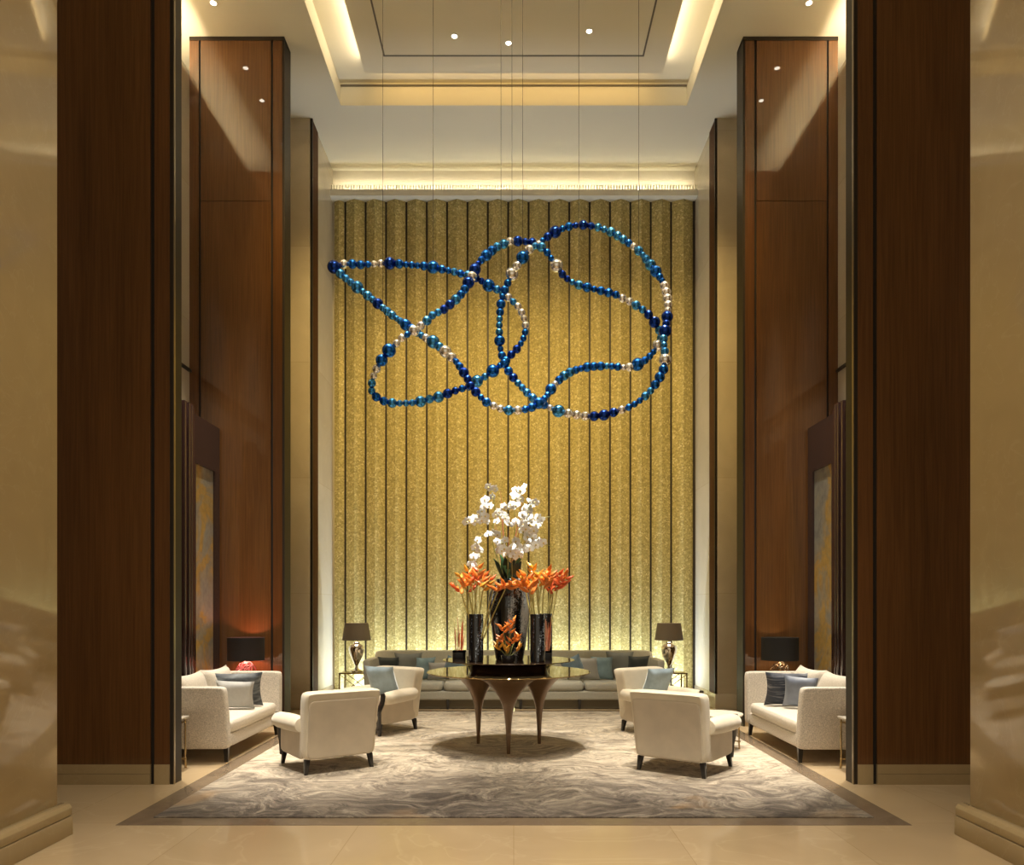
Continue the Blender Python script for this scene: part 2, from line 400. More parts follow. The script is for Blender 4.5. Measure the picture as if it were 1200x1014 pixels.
# back wall: folded mosaic panels
GW = 3.30
bm = B(); box(bm, -5.2, 5.2, YB+.02, YB+.3, 0, H+.28); wb = struct('wall_back', bm, 'stone_pale')
gx = [(405+23.82*k-602)/900*YB for k in range(17)]
GZ = 9.14
edges = [-GW]+gx+[GW]
def fold(bm, xa, xb, y0, y1, z0, z1, yr):
    xm = (xa+xb)/2; g = .018
    prof = [(xa+g, y0), (xa+g, y1), (xm, yr), (xb-g, y1), (xb-g, y0)]
    prism(bm, prof, 'z', z0, z1)
bmg = B(); bml = B()
for i, (xa, xb) in enumerate(zip(edges[:-1], edges[1:])):
    fold(bmg, xa, xb, YB+.02, YB-.03, 0, GZ, YB-.125 if xb-xa > .3 else YB-.07)
    if i: box(bml, xa-.022, xa+.022, YB-.015, YB+.02, 0, GZ)
box(bml, GW-.02, GW+.03, YB-.05, YB+.02, 0, GZ)
struct('wall_mosaic', bmg, 'gold', wb, angle=10)
struct('wall_joint', bml, 'bronze', wb)
# ledge of the back cove with a ribbed edge
LF = 13.86
bm = B()
prism(bm, [(LF, 9.105), (LF, 9.215), (LF+.02, 9.215), (LF+.02, 9.16), (YB+.02, 9.16), (YB+.02, 9.105)], 'x', -PX, PX)
lg = struct('trim_2', bm, 'paint')
bm = B(); n = 130
for k in range(n):
    x = -PX+.03+(2*PX-.06)*k/(n-1); box(bm, x-.012, x+.012, LF, LF+.02, 9.21, 9.30)
struct('ledge_ribs', bm, 'paint', lg)

# side bays, mirrored
def side(s):
    nm = 'left' if s < 0 else 'right'
    def bx(bm, x0, x1, *r): box(bm, *(sorted((s*x0, s*x1))), *r)
    # alcove wall with a recessed, lit upper band
    bm = B(); bx(bm, SX, SX+.6, 7.3, YB, 0, 9.0); bx(bm, SX, SX+.04, 7.3, YB, 9.0, 9.14); bx(bm, SX+.3, SX+.6, 7.3, YB, 9.0, H+.1)
    w = struct('wall_'+nm, bm, 'stone_pale')
    bm = B(); bx(bm, SX-.03, SX+.01, 7.4, 10.8, 4.98, 5.02); struct('wall_rail', bm, 'bronze', w)
    bm = B(); bx(bm, SX-.02, SX, 7.4, 10.8, 0, .2); struct('baseboard_'+nm, bm, 'stone')
    # near stone column
    bm = B(); bx(bm, 3.36, 6.5, 1.2, 5.66, 0, H)
    c = struct('stone_column', bm, 'stone', bevel=.01)
    bm = B()
    bx(bm, 3.28, 6.5, 1.1, 5.72, 0, .14)
    st = B()
    for poly, y0, y1 in (([(3.285, .146), (3.285, .20), (3.30, .225), (3.33, .235), (3.37, .235), (3.37, .146)], 1.1, 5.715),):
        prism(st, [(s*x, z) for x, z in poly], 'y', y0, y1)
    struct('column_base', bm, 'stone', c, bevel=.006)
    struct('column_base_moulding', st, 'stone', c, bevel=.004)
    # wood pier in front
    bm = B(); y0, y1 = 7.3, 7.46
    bx(bm, 3.455, 7.5, y0, y1, .19, H); p = struct('wood_pier', bm, 'wood')
    bm = B(); bx(bm, 3.27, 3.415, y0, y1, .19, H); struct('pier_strip', bm, 'wood_red', p)
    bm = B(); bx(bm, 3.41, 3.46, y0+.02, y1-.01, 0, H); struct('pier_groove', bm, 'black', p)
    bm = B(); bx(bm, 3.235, 3.27, y0+.005, y1+.02, 0, H); struct('pier_metal_edge', bm, 'bronze', p)
    bm = B(); bx(bm, 3.228, 3.236, y0+.0, y0+.03, 0, H); struct('pier_metal_bead', bm, 'bronze_light', p)
    bm = B(); bx(bm, 3.455, 7.5, y0-.012, y1, 0, .10); bx(bm, 3.455, 7.5, y0-.008, y1, .103, .19); bx(bm, 3.27, 3.415, y0-.008, y1, 0, .19)
    struct('pier_base', bm, 'stone', p)
    # wood pier behind
    y0, y1 = 10.8, 11.08
    zs = 7.39
    bm = B()
    bx(bm, 3.415, 4.40, y0, y1, .19, zs-.004); bx(bm, 3.415, 4.40, y0, y1, zs+.004, H)
    p = struct('wood_pier', bm, 'wood')
    bm = B(); bx(bm, 3.255, 3.385, y0, y1, .19, H); bx(bm, 4.43, SX, y0, y1, .19, H); struct('pier_strip', bm, 'wood_red', p)
    bm = B(); bx(bm, 3.38, 4.44, y0+.02, y1-.01, 0, H); struct('pier_groove', bm, 'black', p)
    bm = B(); bx(bm, 3.225, 3.255, y0+.005, y1+.02, 0, H); struct('pier_metal_edge', bm, 'bronze', p)
    bm = B(); bx(bm, 3.225, SX, y0-.01, y1+.02, H-.05, H+.001); struct('pier_head', bm, 'bronze', p)
    bm = B(); bx(bm, 3.255, SX, y0-.006, y1, 0, .19); struct('pier_base', bm, 'stone', p)
    # stone pilaster framing the back bay
    bm = B(); bx(bm, PX, 4.9, 12.6, 12.93, .25, H); bx(bm, PX-.015, 4.9, 12.59, YB, 0, .25)
    p = struct('stone_pilaster', bm, 'stone_pilaster', bevel=.004)
    bm = B(); bx(bm, PX, 4.9, 12.99, YB+.02, .25, H); struct('pilaster_reveal', bm, 'stone_pale', p)
    bm = B(); bx(bm, PX-.012, PX+.2, 12.63, 12.99, .25, H); struct('pilaster_wood_strip', bm, 'wood_matt', p)
    bm = B(); bx(bm, PX-.02, PX+.02, 12.60, 12.64, .25, H); struct('pilaster_metal_edge', bm, 'bronze', p)
    # tall lacquered screen with painted panels
    t = thing('decorative_screen', 'tall dark lacquered screen with gold and grey painted panels behind the %s side sofa' % nm, 'screen', (s*4.34, 9.2, 0), 0)
    def ch(name, bm, mat, par=t, **k):
        o = finish(name, bm, mat, par, **k); return o
    def lx(bm, x0, x1, y0, y1, z0, z1):   # x given as distance from the centre line
        box(bm, *(sorted((s*(x0-4.34), s*(x1-4.34)))), y0-9.2, y1-9.2, z0, z1)
    bm = B(); lx(bm, 4.17, SX-.001, 7.62, 10.76, .0, 4.18); ch('frame', bm, 'dark')
    for a, b in ((9.86, 10.76), (8.5, 9.40)):
        bm = B(); lx(bm, 4.12, 4.17, a, a+.10, .0, 4.18); lx(bm, 4.12, 4.17, b-.16, b, .0, 4.18); lx(bm, 4.12, 4.17, a+.10, b-.16, 3.55, 4.18); lx(bm, 4.12, 4.17, a+.10, b-.16, 0, .5)
        fr = ch('panel_frame', bm, 'dark')
        bm = B(); lx(bm, 4.15, 4.17, a+.10, b-.16, .5, 3.55); ch('painting', bm, 'art')
    bm = B()
    for y, x in ((9.42, 4.08), (9.50, 4.05), (9.60, 4.04), (9.70, 4.05), (9.79, 4.08)): lx(bm, x, 4.17, y-.035, y+.035, 0, 4.24)
    ch('fluted_pilaster', bm, 'dark', bevel=.012)
    bm = B()
    for y, x in ((8.06, 4.08), (8.14, 4.05), (8.24, 4.04), (8.34, 4.05), (8.43, 4.08)): lx(bm, x, 4.17, y-.035, y+.035, 0, 4.24)
    ch('fluted_pilaster', bm, 'dark', bevel=.012)
side(-1); side(1)

# carpet
bm = B(); box(bm, -RX, RX, -(RY1-RY0)/2, (RY1-RY0)/2, 0, .012)
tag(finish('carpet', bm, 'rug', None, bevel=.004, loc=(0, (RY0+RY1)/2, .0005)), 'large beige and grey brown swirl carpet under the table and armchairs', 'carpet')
CZ = .0125

# ------------------------------------------------------------------ downlights
def downlight(x, y, z, label, cat='downlight', group=None):
    t = thing('downlight', label, cat, (x, y, z), 0, group)
    bm = B(); lathe(bm, [(.038, 0), (.062, 0), (.064, -.006), (.040, -.010), (.038, 0)], 24); finish('trim_ring', bm, 'paint', t)
    bm = B(); lathe(bm, [(0, -.002), (.038, -.002), (.036, -.008), (0, -.012)], 20); finish('lens', bm, 'lens', t)
dl = lambda px, py, z: ((px-602)/(710-py)*(z-CAM_H), (z-CAM_H)*900/(710-py))
for px, py, lab in ((532.5, 42, 'small round downlight, leftmost of the three in the inner ceiling panel'), (596, 50, 'small round downlight, middle of the three in the inner ceiling panel'), (690.5, 36, 'small round downlight, rightmost of the three in the inner ceiling panel')):
    x, y = dl(px, py, IZ); downlight(x, y, IZ, lab)
for px, py, sd in ((250, 3, 'left'), (948, 3, 'right')):
    x, y = dl(px, py, H); downlight(x, y, H, 'small round downlight in the soffit above the %s alcove' % sd)
    for yy in (9.45, 8.3, 7.9):
        downlight(x, yy, H, 'small round soffit downlight further forward above the %s alcove' % sd, group='soffit downlights above the %s alcove' % sd)

# ------------------------------------------------------------------ bead sculpture
def c1(l): return [(380+x/3.9, 240+y/3.9) for x, y in l]
def c2(l): return [(580+x/3.9, 240+y/3.9) for x, y in l]
path = c1([(45,285),(100,268),(160,275),(220,272),(285,268),(340,270),(410,277),(480,282),(550,298),(600,308),(640,320),(680,328),(720,350),(760,375),(800,392)])
path += c2([(30,402),(70,430),(110,470),(130,510),(140,550),(138,590),(125,625),(100,660),(75,685),(45,718),(10,745)])
path += c1([(745,780),(705,802),(665,830),(600,850),(560,865),(520,880),(475,890),(440,900),(410,905),(360,908),(320,908),(280,902),(245,885),(218,862),(215,830),(222,795),(235,760),(250,730),(270,700),(290,672),(325,640),(355,610),(382,592),(420,570),(465,535),(500,500),(540,485),(570,460),(605,430),(635,400),(655,362),(680,320),(695,280),(725,245),(755,220),(785,195),(825,178)])
path += c2([(80,165),(120,168),(160,170),(200,178),(235,150),(275,125),(315,106),(355,95),(395,92),(430,95),(475,104),(520,120),(550,135),(580,155),(610,175),(640,197),(670,222),(695,255),(720,287),(745,318),(770,358),(785,405),(792,450),(790,490),(786,520),(782,555),(770,610),(776,670),(778,720),(768,762),(745,802),(720,842),(680,882),(645,908),(605,930),(550,947),(510,960),(470,966),(435,968),(395,965),(340,955),(295,945),(260,932),(225,915),(200,902),(170,882),(135,848),(105,815),(75,780),(52,745),(38,712),(28,675),(22,635),(20,590),(20,550),(22,515),(25,470),(32,430),(45,390),(62,350),(85,305),(110,265),(135,230),(165,198),(198,182),(235,212),(260,250),(285,285),(300,310),(325,335),(355,355),(390,370),(430,380),(470,390),(510,400),(550,410),(585,430),(630,450),(675,480),(710,510),(735,545),(755,580),(760,620),(740,650),(720,680),(695,705),(665,725),(640,735),(605,745),(570,742),(525,738),(480,738),(435,740),(395,748),(355,760),(325,775),(300,795),(275,820),(250,850),(235,880),(205,905),(180,922),(145,935),(105,940),(55,940),(15,930)])
path += c1([(765,915),(735,900),(705,870),(670,830),(650,785),(630,755),(605,720),(575,690),(540,660),(500,628),(455,605),(415,577),(380,555),(345,530),(310,505),(268,472),(230,440),(190,410),(155,380),(115,350),(80,322)])
SD = 9.2
n = len(path); P3 = []
cum = [0]
for i in range(n): a, b = path[i], path[(i+1) % n]; cum.append(cum[-1]+math.hypot(b[0]-a[0], b[1]-a[1]))
Ltot = cum[-1]
def pathpt(s):
    s %= Ltot; i = max(k for k in range(n) if cum[k] <= s)
    a, b = path[i], path[(i+1) % n]; f = (s-cum[i])/max(1e-6, cum[i+1]-cum[i])
    u = 2*math.pi*s/Ltot
    d = SD + .38*math.sin(3*u+.6) + .22*math.sin(5*u+2.0)
    return at(a[0]+(b[0]-a[0])*f, a[1]+(b[1]-a[1])*f, d)
sculp = thing('hanging_sculpture', 'looping blue and silver bead garland hung on thin cables before the gold wall', 'sculpture', (0, SD, 5.5))
off = Vector((0, SD, 5.5))
def bead_mesh(mat):
    bm = B(); bmesh.ops.create_uvsphere(bm, u_segments=20, v_segments=12, radius=1)
    for v in bm.verts: v.co.z *= .96
    me = bpy.data.meshes.new(mat); bm.to_mesh(me); bm.free(); me.shade_smooth(); me.materials.append(M[mat]); return me
kinds = ['bead_blue', 'bead_teal', 'bead_navy', 'bead_silver']
bead_me = {k: bead_mesh(k) for k in kinds}
rs = random.Random(11)
samples = []; s = 0
N = 6000
fine = [pathpt(Ltot*i/N) for i in range(N)]
beads = []; i = 0; r = .06; cur = 'bead_blue'; run = 0
centre = fine[0]; beads.append((centre, .085, 'bead_navy')); lastr = .085; acc = 0; pos = fine[0]
nextr = None
for i in range(1, N):
    acc += (fine[i]-fine[i-1]).length
    if nextr is None:
        q = rs.random()
        nextr = rs.uniform(.037, .049) if q < .42 else rs.uniform(.049, .062) if q < .86 else rs.uniform(.066, .083)
        if run <= 0:
            cur = rs.choices(kinds, (4, 3.2, 2.0, 3.6))[0]; run = rs.choice((1, 1, 2, 2, 3)) if cur != 'bead_silver' else rs.choice((1, 1, 2))
        run -= 1
    if acc >= (lastr+nextr)*.90:
        beads.append((fine[i], nextr, cur)); lastr = nextr; nextr = None; acc = 0
if (beads[-1][0]-beads[0][0]).length < .1: beads.pop()
order = sorted(range(len(beads)), key=lambda k: -beads[k][1]/beads[k][0].y)
big = set(order[:100])
rest = {k: bmesh.new() for k in kinds}
strand = B()
for k, (p, r, m) in enumerate(beads):
    if k in big:
        o = bpy.data.objects.new('bead', bead_me[m]); link(o, sculp); o.location = p-off; o.scale = (r, r, r)
        o.rotation_euler = (rs.uniform(-.5, .5), rs.uniform(-.5, .5), 0)
    else:
        g = rest[m]; ret = bmesh.ops.create_uvsphere(g, u_segments=18, v_segments=10, radius=r, matrix=Matrix.Translation(p-off))
me = bpy.data.meshes.new('small_beads'); allb = B()
for mi, k in enumerate(kinds):
    me.materials.append(M[k]); g = rest[k]
    tmp = bpy.data.meshes.new('tmp'); 
    for f in g.faces: f.material_index = mi; f.smooth = True
    g.to_mesh(tmp); g.free(); allb.from_mesh(tmp); bpy.data.meshes.remove(tmp)
allb.to_mesh(me); allb.free()
o = bpy.data.objects.new('small_beads', me); link(o, sculp); o['kind'] = 'stuff'
for px in (450.5, 508.5, 586.5, 601, 611, 679.6, 751):
    best = min(beads, key=lambda b: (abs((b[0].x/b[0].y*900+602)-px)*3 - b[0].z*8))
    p = best[0]-off; x = p.x
    bm = B(); tube(bm, [(x, p.y, p.z+best[1]*.8), (x, p.y, IZ-off.z)], .003, 6); finish('steel_cable', bm, 'steel', sculp)

# ------------------------------------------------------------------ table and its vases
TC = Vector((-.06, 9.18, CZ))
tb = thing('pedestal_table', 'round two tier bronze table on three trumpet legs in the middle of the carpet', 'table', TC)
bm = B(); lathe(bm, [(0, .905), (.97, .905), (.975, .900), (.97, .893), (.80, .882), (.60, .868), (0, .868)], 96); finish('tabletop', bm, 'tabletop', tb)
bm = B(); lathe(bm, [(.47, .906), (.478, .93), (.49, .955), (.525, .985), (.60, 1.010), (.70, 1.026), (.775, 1.034), (.785, 1.039), (.78, 1.045), (0, 1.045)], 96); finish('upper_tier', bm, 'lacquer_dark', tb)
for k in range(3):
    a = R(-90+120*k)
    bm = B(); lathe(bm, [(0, 0), (.02, 0), (.024, .12), (.03, .25), (.038, .36), (.050, .46), (.072, .55), (.108, .64), (.162, .72), (.228, .79), (.295, .84), (.37, .868)], 40, (.43*math.cos(a), .43*math.sin(a), 0))
    finish('leg', bm, 'leg', tb)
VZ = CZ+1.0455
def tube_vase(x, y, label, h=.545, r=.086, group=None):
    bm = B(); lathe(bm, [(0, 0), (r-.006, 0), (r, .006), (r, h-.004), (r-.004, h), (r-.010, h-.004), (r-.010, .02), (0, .02)], 40)
    return tag(finish('cylinder_vase', bm, 'vase', None, loc=(x, y, VZ)), label, 'vase', group)
tube_vase(-.435, 8.84, 'tall black cylinder vase left of the big urn on the table')
tube_vase(.274, 8.80, 'tall streaked black cylinder vase in front, right of the big urn')
tube_vase(.392, 9.50, 'black cylinder vase half hidden at the far right of the table')
bm = B(); lathe(bm, [(0, 0), (.16, 0), (.168, .01), (.198, .2), (.232, .45), (.250, .62), (.254, .72), (.243, .80), (.205, .87), (.165, .905), (.155, .93), (.165, .955), (.16, .96), (.15, .955), (.142, .93), (.15, .9), (.13, .8), (0, .8)], 56)
tag(finish('large_urn', bm, 'urn', None, loc=(TC.x+.01, 9.2, VZ)), 'large shouldered black urn with white streaks at the table centre', 'vase')
URN = Vector((TC.x+.01, 9.2, VZ+.9))
def cube_pot(x, y, label, w=.155, h=.105):
    bm = B(); a = w/2; box(bm, -a, a, -a, a, 0, h)
    top = [f for f in bm.faces if all(v.co.z > h-.001 for v in f.verts)]
    bmesh.ops.inset_region(bm, faces=top, thickness=.008); bmesh.ops.translate(bm, verts=list({v for f in top for v in f.verts}), vec=(0, 0, -.025))
    return tag(finish('flower_pot', bm, 'ceramic_black', None, bevel=.002, loc=(x, y, VZ)), label, 'pot')
cube_pot(-.655, 9.27, 'small square black pot of red stalks at the table left edge')
cube_pot(.375, 9.19, 'small square black pot of red stalks right, behind the front cylinder vase')
bm = B(); lathe(bm, [(0, 0), (.066, 0), (.078, .02), (.083, .075), (.080, .08), (.074, .075), (.07, .05), (0, .05)], 36)
tag(finish('flower_pot', bm, 'ceramic_black', None, loc=(-.06, 8.70, VZ)), 'small round black bowl pot of heliconias at the table front', 'pot')

def bez(p0, p1, p2, n=10):
    return [p0*(1-t)**2+p1*2*t*(1-t)+p2*t*t for t in [i/n for i in range(n+1)]]
rf = random.Random(5)
def bract(bm, p, d, L, w, up):
    """boat shaped pointed bract from p along d"""
    d = d.normalized(); side = d.cross(up)
    if side.length < .1: side = d.cross(Vector((1, 0, .2)))
    side.normalize(); nrm = side.cross(d).normalized()
    pts = []; rad = []
    m = 7
    for i in range(m):
        t = i/(m-1)
        pts.append(p+d*L*t+nrm*L*.16*t*t); rad.append(max(.0015, w*math.sin(math.pi*(t**.62)*.94+.12)))
    tube(bm, pts, rad, 7)
def heliconia(base, tip, lean, label, group, size=1, nb=5, colr=None, stemmat='stem_pale'):
    t = thing('heliconia_stem', label, 'flower', base, 0, group)
    v = tip-base; mid = v*.5+Vector((0, 0, v.length*.06)); pts = bez(Vector(), mid, v, 10)
    bm = B(); tube(bm, pts, [.006*size+.002]*len(pts), 6); finish('stem', bm, stemmat, t)
    d = lean.normalized(); up = Vector((0, 0, 1)); q = rf.uniform(0, 6.28)
    ax = Vector((math.cos(q), .6*math.sin(q), 0)).normalized()
    p = v.copy()
    for i in range(nb):
        s = 1 if i % 2 else -1
        L = .15*size*(1-.08*i)
        bd = d*.6+ax*s*.95+up*.12+Vector((rf.uniform(-.3, .3), rf.uniform(-.3, .3), rf.uniform(-.3, .2)))
        bm = B(); bract(bm, p, bd, L, .021*size, up)
        finish('bract', bm, colr or rf.choice(('bract', 'bract', 'bract_y', 'bract_r')), t)
        p = p+d*.036*size+ax*s*.006
    return t
LV = Vector((-.435, 8.84, VZ+.12)); RV = Vector((.274, 8.80, VZ+.12)); RV2 = Vector((.392, 9.50, VZ+.12))
lab_l = 'orange heliconia stem standing in the black cylinder vase left of the urn'
for px, py, lx in ((541, 696, -.9), (546, 688, -.5), (553, 684, -.3), (549, 694, -.4), (559, 681, .1), (562, 688, .3), (566, 692, .6), (556, 691, 0)):
    d = 8.84+rf.uniform(-.1, .1)
    heliconia(LV+Vector((rf.uniform(-.05, .05), rf.uniform(-.05, .05), 0)), at(px, py, d), Vector((lx, rf.uniform(-.4, .3), .9)), lab_l, 'heliconias in the left cylinder vase')
for px, py, lx in ((578, 692, .9), (585, 688, 1.1), (592, 691, 1.2)):
    heliconia(LV+Vector((rf.uniform(0, .05), rf.uniform(-.05, .05), 0)), at(px, py, 8.78), Vector((lx, -.2, .35)), 'orange heliconia stem leaning right from left cylinder vase across the urn', 'heliconias leaning across the urn', colr='bract')
lab_r = 'orange heliconia stem in the streaked cylinder vase in front right of the urn'
for px, py, lx in ((616, 692, -.9), (620, 686, -.9), (624, 690, -.4), (628, 681, -.2), (631, 691, .1), (635, 684, .4), (622, 697, -.6), (637, 690, .4)):
    d = 8.80+rf.uniform(-.1, .1)
    heliconia(RV+Vector((rf.uniform(-.05, .05), rf.uniform(-.05, .05), 0)), at(px, py, d), Vector((lx, rf.uniform(-.4, .3), .8)), lab_r, 'heliconias in the front right cylinder vase', 1.12, colr=rf.choice(('bract', 'bract_y')))
for px, py, lx in ((644, 692, .2), (648, 687, .4), (653, 690, .7), (655, 684, .6), (648, 696, .4)):
    heliconia(RV2+Vector((rf.uniform(-.05, .05), rf.uniform(-.05, .05), 0)), at(px, py, 9.5+rf.uniform(-.1, .1)), Vector((lx, rf.uniform(-.3, .3), .8)), 'orange red heliconia stem in the half hidden vase at the table far right', 'heliconias in the far right vase', 1.1, colr=rf.choice(('bract', 'bract_r')))
FP = Vector((-.06, 8.70, VZ+.05))
for px, py, lx in ((587, 762, -.7), (590, 753, -.4), (597, 742, .1), (600, 735, .2), (603, 752, .6), (605, 764, .8), (594, 766, -.2), (599, 757, .2), (590, 742, -.3)):
    heliconia(FP+Vector((rf.uniform(-.03, .03), rf.uniform(-.03, .03), 0)), at(px, py, 8.7+rf.uniform(-.05, .05)), Vector((lx, rf.uniform(-.5, .1), 1)), 'short orange heliconia in the round bowl pot at the table front', 'heliconias in the front bowl pot', .72, 4, rf.choice(('bract_y', 'bract')), 'stem')
def stalk(base, tip, label, group, mat='stem_red'):
    v = tip-base; bm = B(); tube(bm, bez(Vector(), v*.5+Vector((rf.uniform(-.02, .02), rf.uniform(-.02, .02), 0)), v, 8), [.0045, .0045, .005, .0055, .006, .0065, .006, .004, .0015], 7)
    return tag(finish('flower_stalk', bm, mat, None, loc=base), label, 'flower', group)
for (cx, cy), lab, grp in (((-.655, 9.27), 'slim red stalk standing in the square pot at the table left edge', 'stalks in the left square pot'), ((.375, 9.19), 'slim red stalk standing in the square pot at the right of the table', 'stalks in the right square pot')):
    for k in range(12):
        dx = rf.uniform(-.05, .05); b = Vector((cx+dx, cy+rf.uniform(-.05, .05), VZ+.078))
        stalk(b, b+Vector((dx*.5, rf.uniform(-.03, .03), rf.uniform(.22, .44))), lab, grp, rf.choice(('stem_red', 'stem_red', 'bract_r', 'stem_pale')))

# orchids
def c8(l): return [(510+x/6.335, 560+y/6.335) for x, y in l]
petal_me = None
def bloom_mesh():
    bm = B()
    def petal(a, L, W, tilt, z0=0):
        m, k = 6, 4; g = []
        for i in range(m+1):
            t = i/m; row = []
            for j in range(k+1):
                u = j/k*2-1
                wv = W*math.sin(math.pi*min(1, .08+t*.9))**.7*u
                x = t*L; y = wv; z = z0+tilt*t*t*L+.12*L*(u*u)*t-.03*L*math.sin(t*3)
                ca, sa = math.cos(a), math.sin(a)
                row.append(bm.verts.new((x*ca-y*sa, z, x*sa+y*ca)))
            g.append(row)
        for i in range(m):
            for j in range(k): bm.faces.new((g[i][j], g[i+1][j], g[i+1][j+1], g[i][j+1]))
    for a in (90, 215, 325): petal(R(a), 1.0, .36, -.12, .02)
    for a in (8, 172): petal(R(a), 1.05, .58, -.05, 0)
    bmesh.ops.recalc_face_normals(bm, faces=bm.faces)
    me = bpy.data.meshes.new('bloom'); bm.to_mesh(me); bm.free(); me.shade_smooth(); me.materials.append(M['petal']); return me
def lip_mesh():
    bm = B(); bmesh.ops.create_uvsphere(bm, u_segments=10, v_segments=6, radius=.2, matrix=Matrix.Translation((0, -.12, -.08)))
    me = bpy.data.meshes.new('bloom_lip'); bm.to_mesh(me); bm.free(); me.shade_smooth(); me.materials.append(M['lip']); return me
BM, LM = bloom_mesh(), lip_mesh()
def orchid(label, via, pts, d0, dr=.09, tipext=None):
    base = URN+Vector((rf.uniform(-.06, .06), rf.uniform(-.06, .06), -.05))
    t = thing('orchid_spray', label, 'flower', base)
    P = [at(x, y, d0+rf.uniform(-dr, dr)) for x, y in c8(pts)]
    V = [at(x, y, d0) for x, y in c8(via)]
    ctl = [base]+V
    # smooth stem through the control points (Catmull-Rom)
    st = []
    C = [ctl[0]]+ctl+[ctl[-1]]
    for i in range(1, len(C)-2):
        for k in range(7):
            u = k/7; a, b, c, e = C[i-1], C[i], C[i+1], C[i+2]
            st.append(.5*((2*b)+(c-a)*u+(2*a-5*b+4*c-e)*u*u+(3*b-a-3*c+e)*u**3))
    st.append(ctl[-1])
    bm = B(); tube(bm, [p-base for p in st], [.006-.004*i/len(st) for i in range(len(st))], 6); finish('stem', bm, 'stem', t)
    for p in P:
        o = bpy.data.objects.new('bloom', BM); link(o, t); o.location = p-base+Vector((0, -.03, 0))
        s = rf.uniform(.050, .062); o.scale = (s, s, s)
        o.rotation_euler = (R(rf.uniform(-35, 25)), R(rf.uniform(-40, 40)), R(rf.uniform(-50, 50)))
        l = bpy.data.objects.new('bloom_lip', LM); link(l, o)
orchid('white orchid spray rising top left and arching down to the left', [(430, 500), (440, 250), (425, 120), (390, 90), (360, 180), (330, 270), (270, 325), (215, 325)],
       [(395,75),(440,85),(425,145),(370,165),(405,213),(362,212),(350,250),(375,285),(325,272),(290,300),(345,320),(298,325),(255,322),(235,328),(380,325)], 9.15)
orchid('white orchid spray hanging low at far left of the bouquet', [(480, 560), (470, 430), (395, 418), (330, 455), (300, 540), (270, 650)],
       [(395,420),(432,415),(462,425),(318,465),(298,520),(328,535),(285,585),(310,590),(265,648),(285,645)], 9.1)
orchid('white orchid spray across the middle of the bouquet', [(530, 560), (520, 400), (500, 300), (450, 275)],
       [(448,280),(470,255),(508,280),(455,325),(530,325),(548,345),(592,335),(540,222),(560,200),(600,210),(512,215),(600,325),(525,300)], 9.1)
orchid('white orchid cluster low in front, left of centre above the urn', [(540, 620), (530, 520), (490, 480)],
       [(460,475),(480,510),(520,465),(470,545),(512,530),(525,565),(495,490),(490,545)], 8.95)
orchid('white orchid cluster low in front, right of centre above the urn', [(570, 640), (575, 560), (600, 470)],
       [(600,472),(570,515),(612,515),(598,555),(622,580),(580,580),(625,545),(560,545),(595,500)], 8.95)
orchid('white orchid spray at the very top right of the bouquet', [(590, 500), (590, 250), (610, 130), (655, 65)],
       [(598,90),(640,102),(655,72),(602,150),(632,160),(588,130),(625,95)], 9.2)
orchid('long dense white orchid spray down the right of the bouquet', [(620, 560), (660, 380), (700, 220), (740, 190)],
       [(700,180),(742,185),(660,225),(692,240),(650,280),(690,270),(660,340),(712,335),(650,400),(690,400),(732,395),(680,440),(722,450),(690,490),(742,490),(782,480),(700,530),(740,512),(672,380),(705,420),(665,300),(715,210),(650,350),(680,525),(705,300)], 9.1)
orchid('small white orchid sprig with bare tip at the far right edge', [(650, 520), (700, 400), (760, 320), (865, 285)],
       [(762,300),(787,315),(750,350),(772,322)], 9.15)
orchid('white orchid sprig curving right low with a thin bare tip', [(640, 600), (700, 510), (790, 490), (880, 515)], [(760, 470), (800, 485), (745, 500)], 9.1)
for px, py in ((486, 95), (492, 190), (447, 350), (656, 120), (597, 430), (550, 390), (640, 330), (570, 600), (622, 600)):
    (x, y), = c8([(px, py)])
    stalk(URN+Vector((rf.uniform(-.06, .06), rf.uniform(-.06, .06), -.05)), at(x, y, 9.2), 'thin salmon twig rising among the white orchids', 'salmon twigs among the orchids')
def strap_leaf(base, tip, bend, w, mat, label, group):
    v = tip-base; pts = bez(Vector(), v*.5+bend, v, 10); bm = B(); prev = None
    for i, p in enumerate(pts):
        t = i/10; ww = w*math.sin(math.pi*(.12+.86*t))**.8
        tg = (pts[min(i+1, 10)]-pts[max(i-1, 0)]).normalized(); sd = tg.cross(Vector((0.2, -1, 0.1))).normalized()
        row = [bm.verts.new(p+sd*ww), bm.verts.new(p+Vector((0, .012, 0))), bm.verts.new(p-sd*ww), bm.verts.new(p-Vector((0, .004, 0)))]
        if prev:
            for k in range(4): bm.faces.new((prev[k], prev[(k+1) % 4], row[(k+1) % 4], row[k]))
        prev = row
    return tag(finish('orchid_leaf', bm, mat, None, loc=base), label, 'leaf', group)
for px, py, w, mt in ((480, 570, .032, 'leaf'), (490, 610, .03, 'leaf'), (432, 600, .022, 'leaf'), (650, 530, .02, 'leaf'), (660, 560, .024, 'leaf'), (440, 610, .03, 'leaf_dark'), (520, 590, .045, 'leaf_dark'), (545, 620, .05, 'leaf_dark'), (590, 610, .045, 'leaf_dark'), (610, 630, .04, 'leaf_dark'), (500, 640, .04, 'leaf_dark'), (640, 620, .035, 'leaf_dark')):
    (x, y), = c8([(px, py)])
    strap_leaf(URN+Vector((rf.uniform(-.07, .07), rf.uniform(-.06, .06), -.03)), at(x, y, 9.1+rf.uniform(-.08, .1)), Vector((rf.uniform(-.02, .02), -.03, .06)), w, mt,
               'bright green strap leaf rising from the urn mouth' if mt == 'leaf' else 'dark green leaf standing in the urn mouth under the orchids', 'bright leaves in the urn' if mt == 'leaf' else 'dark leaves in the urn')

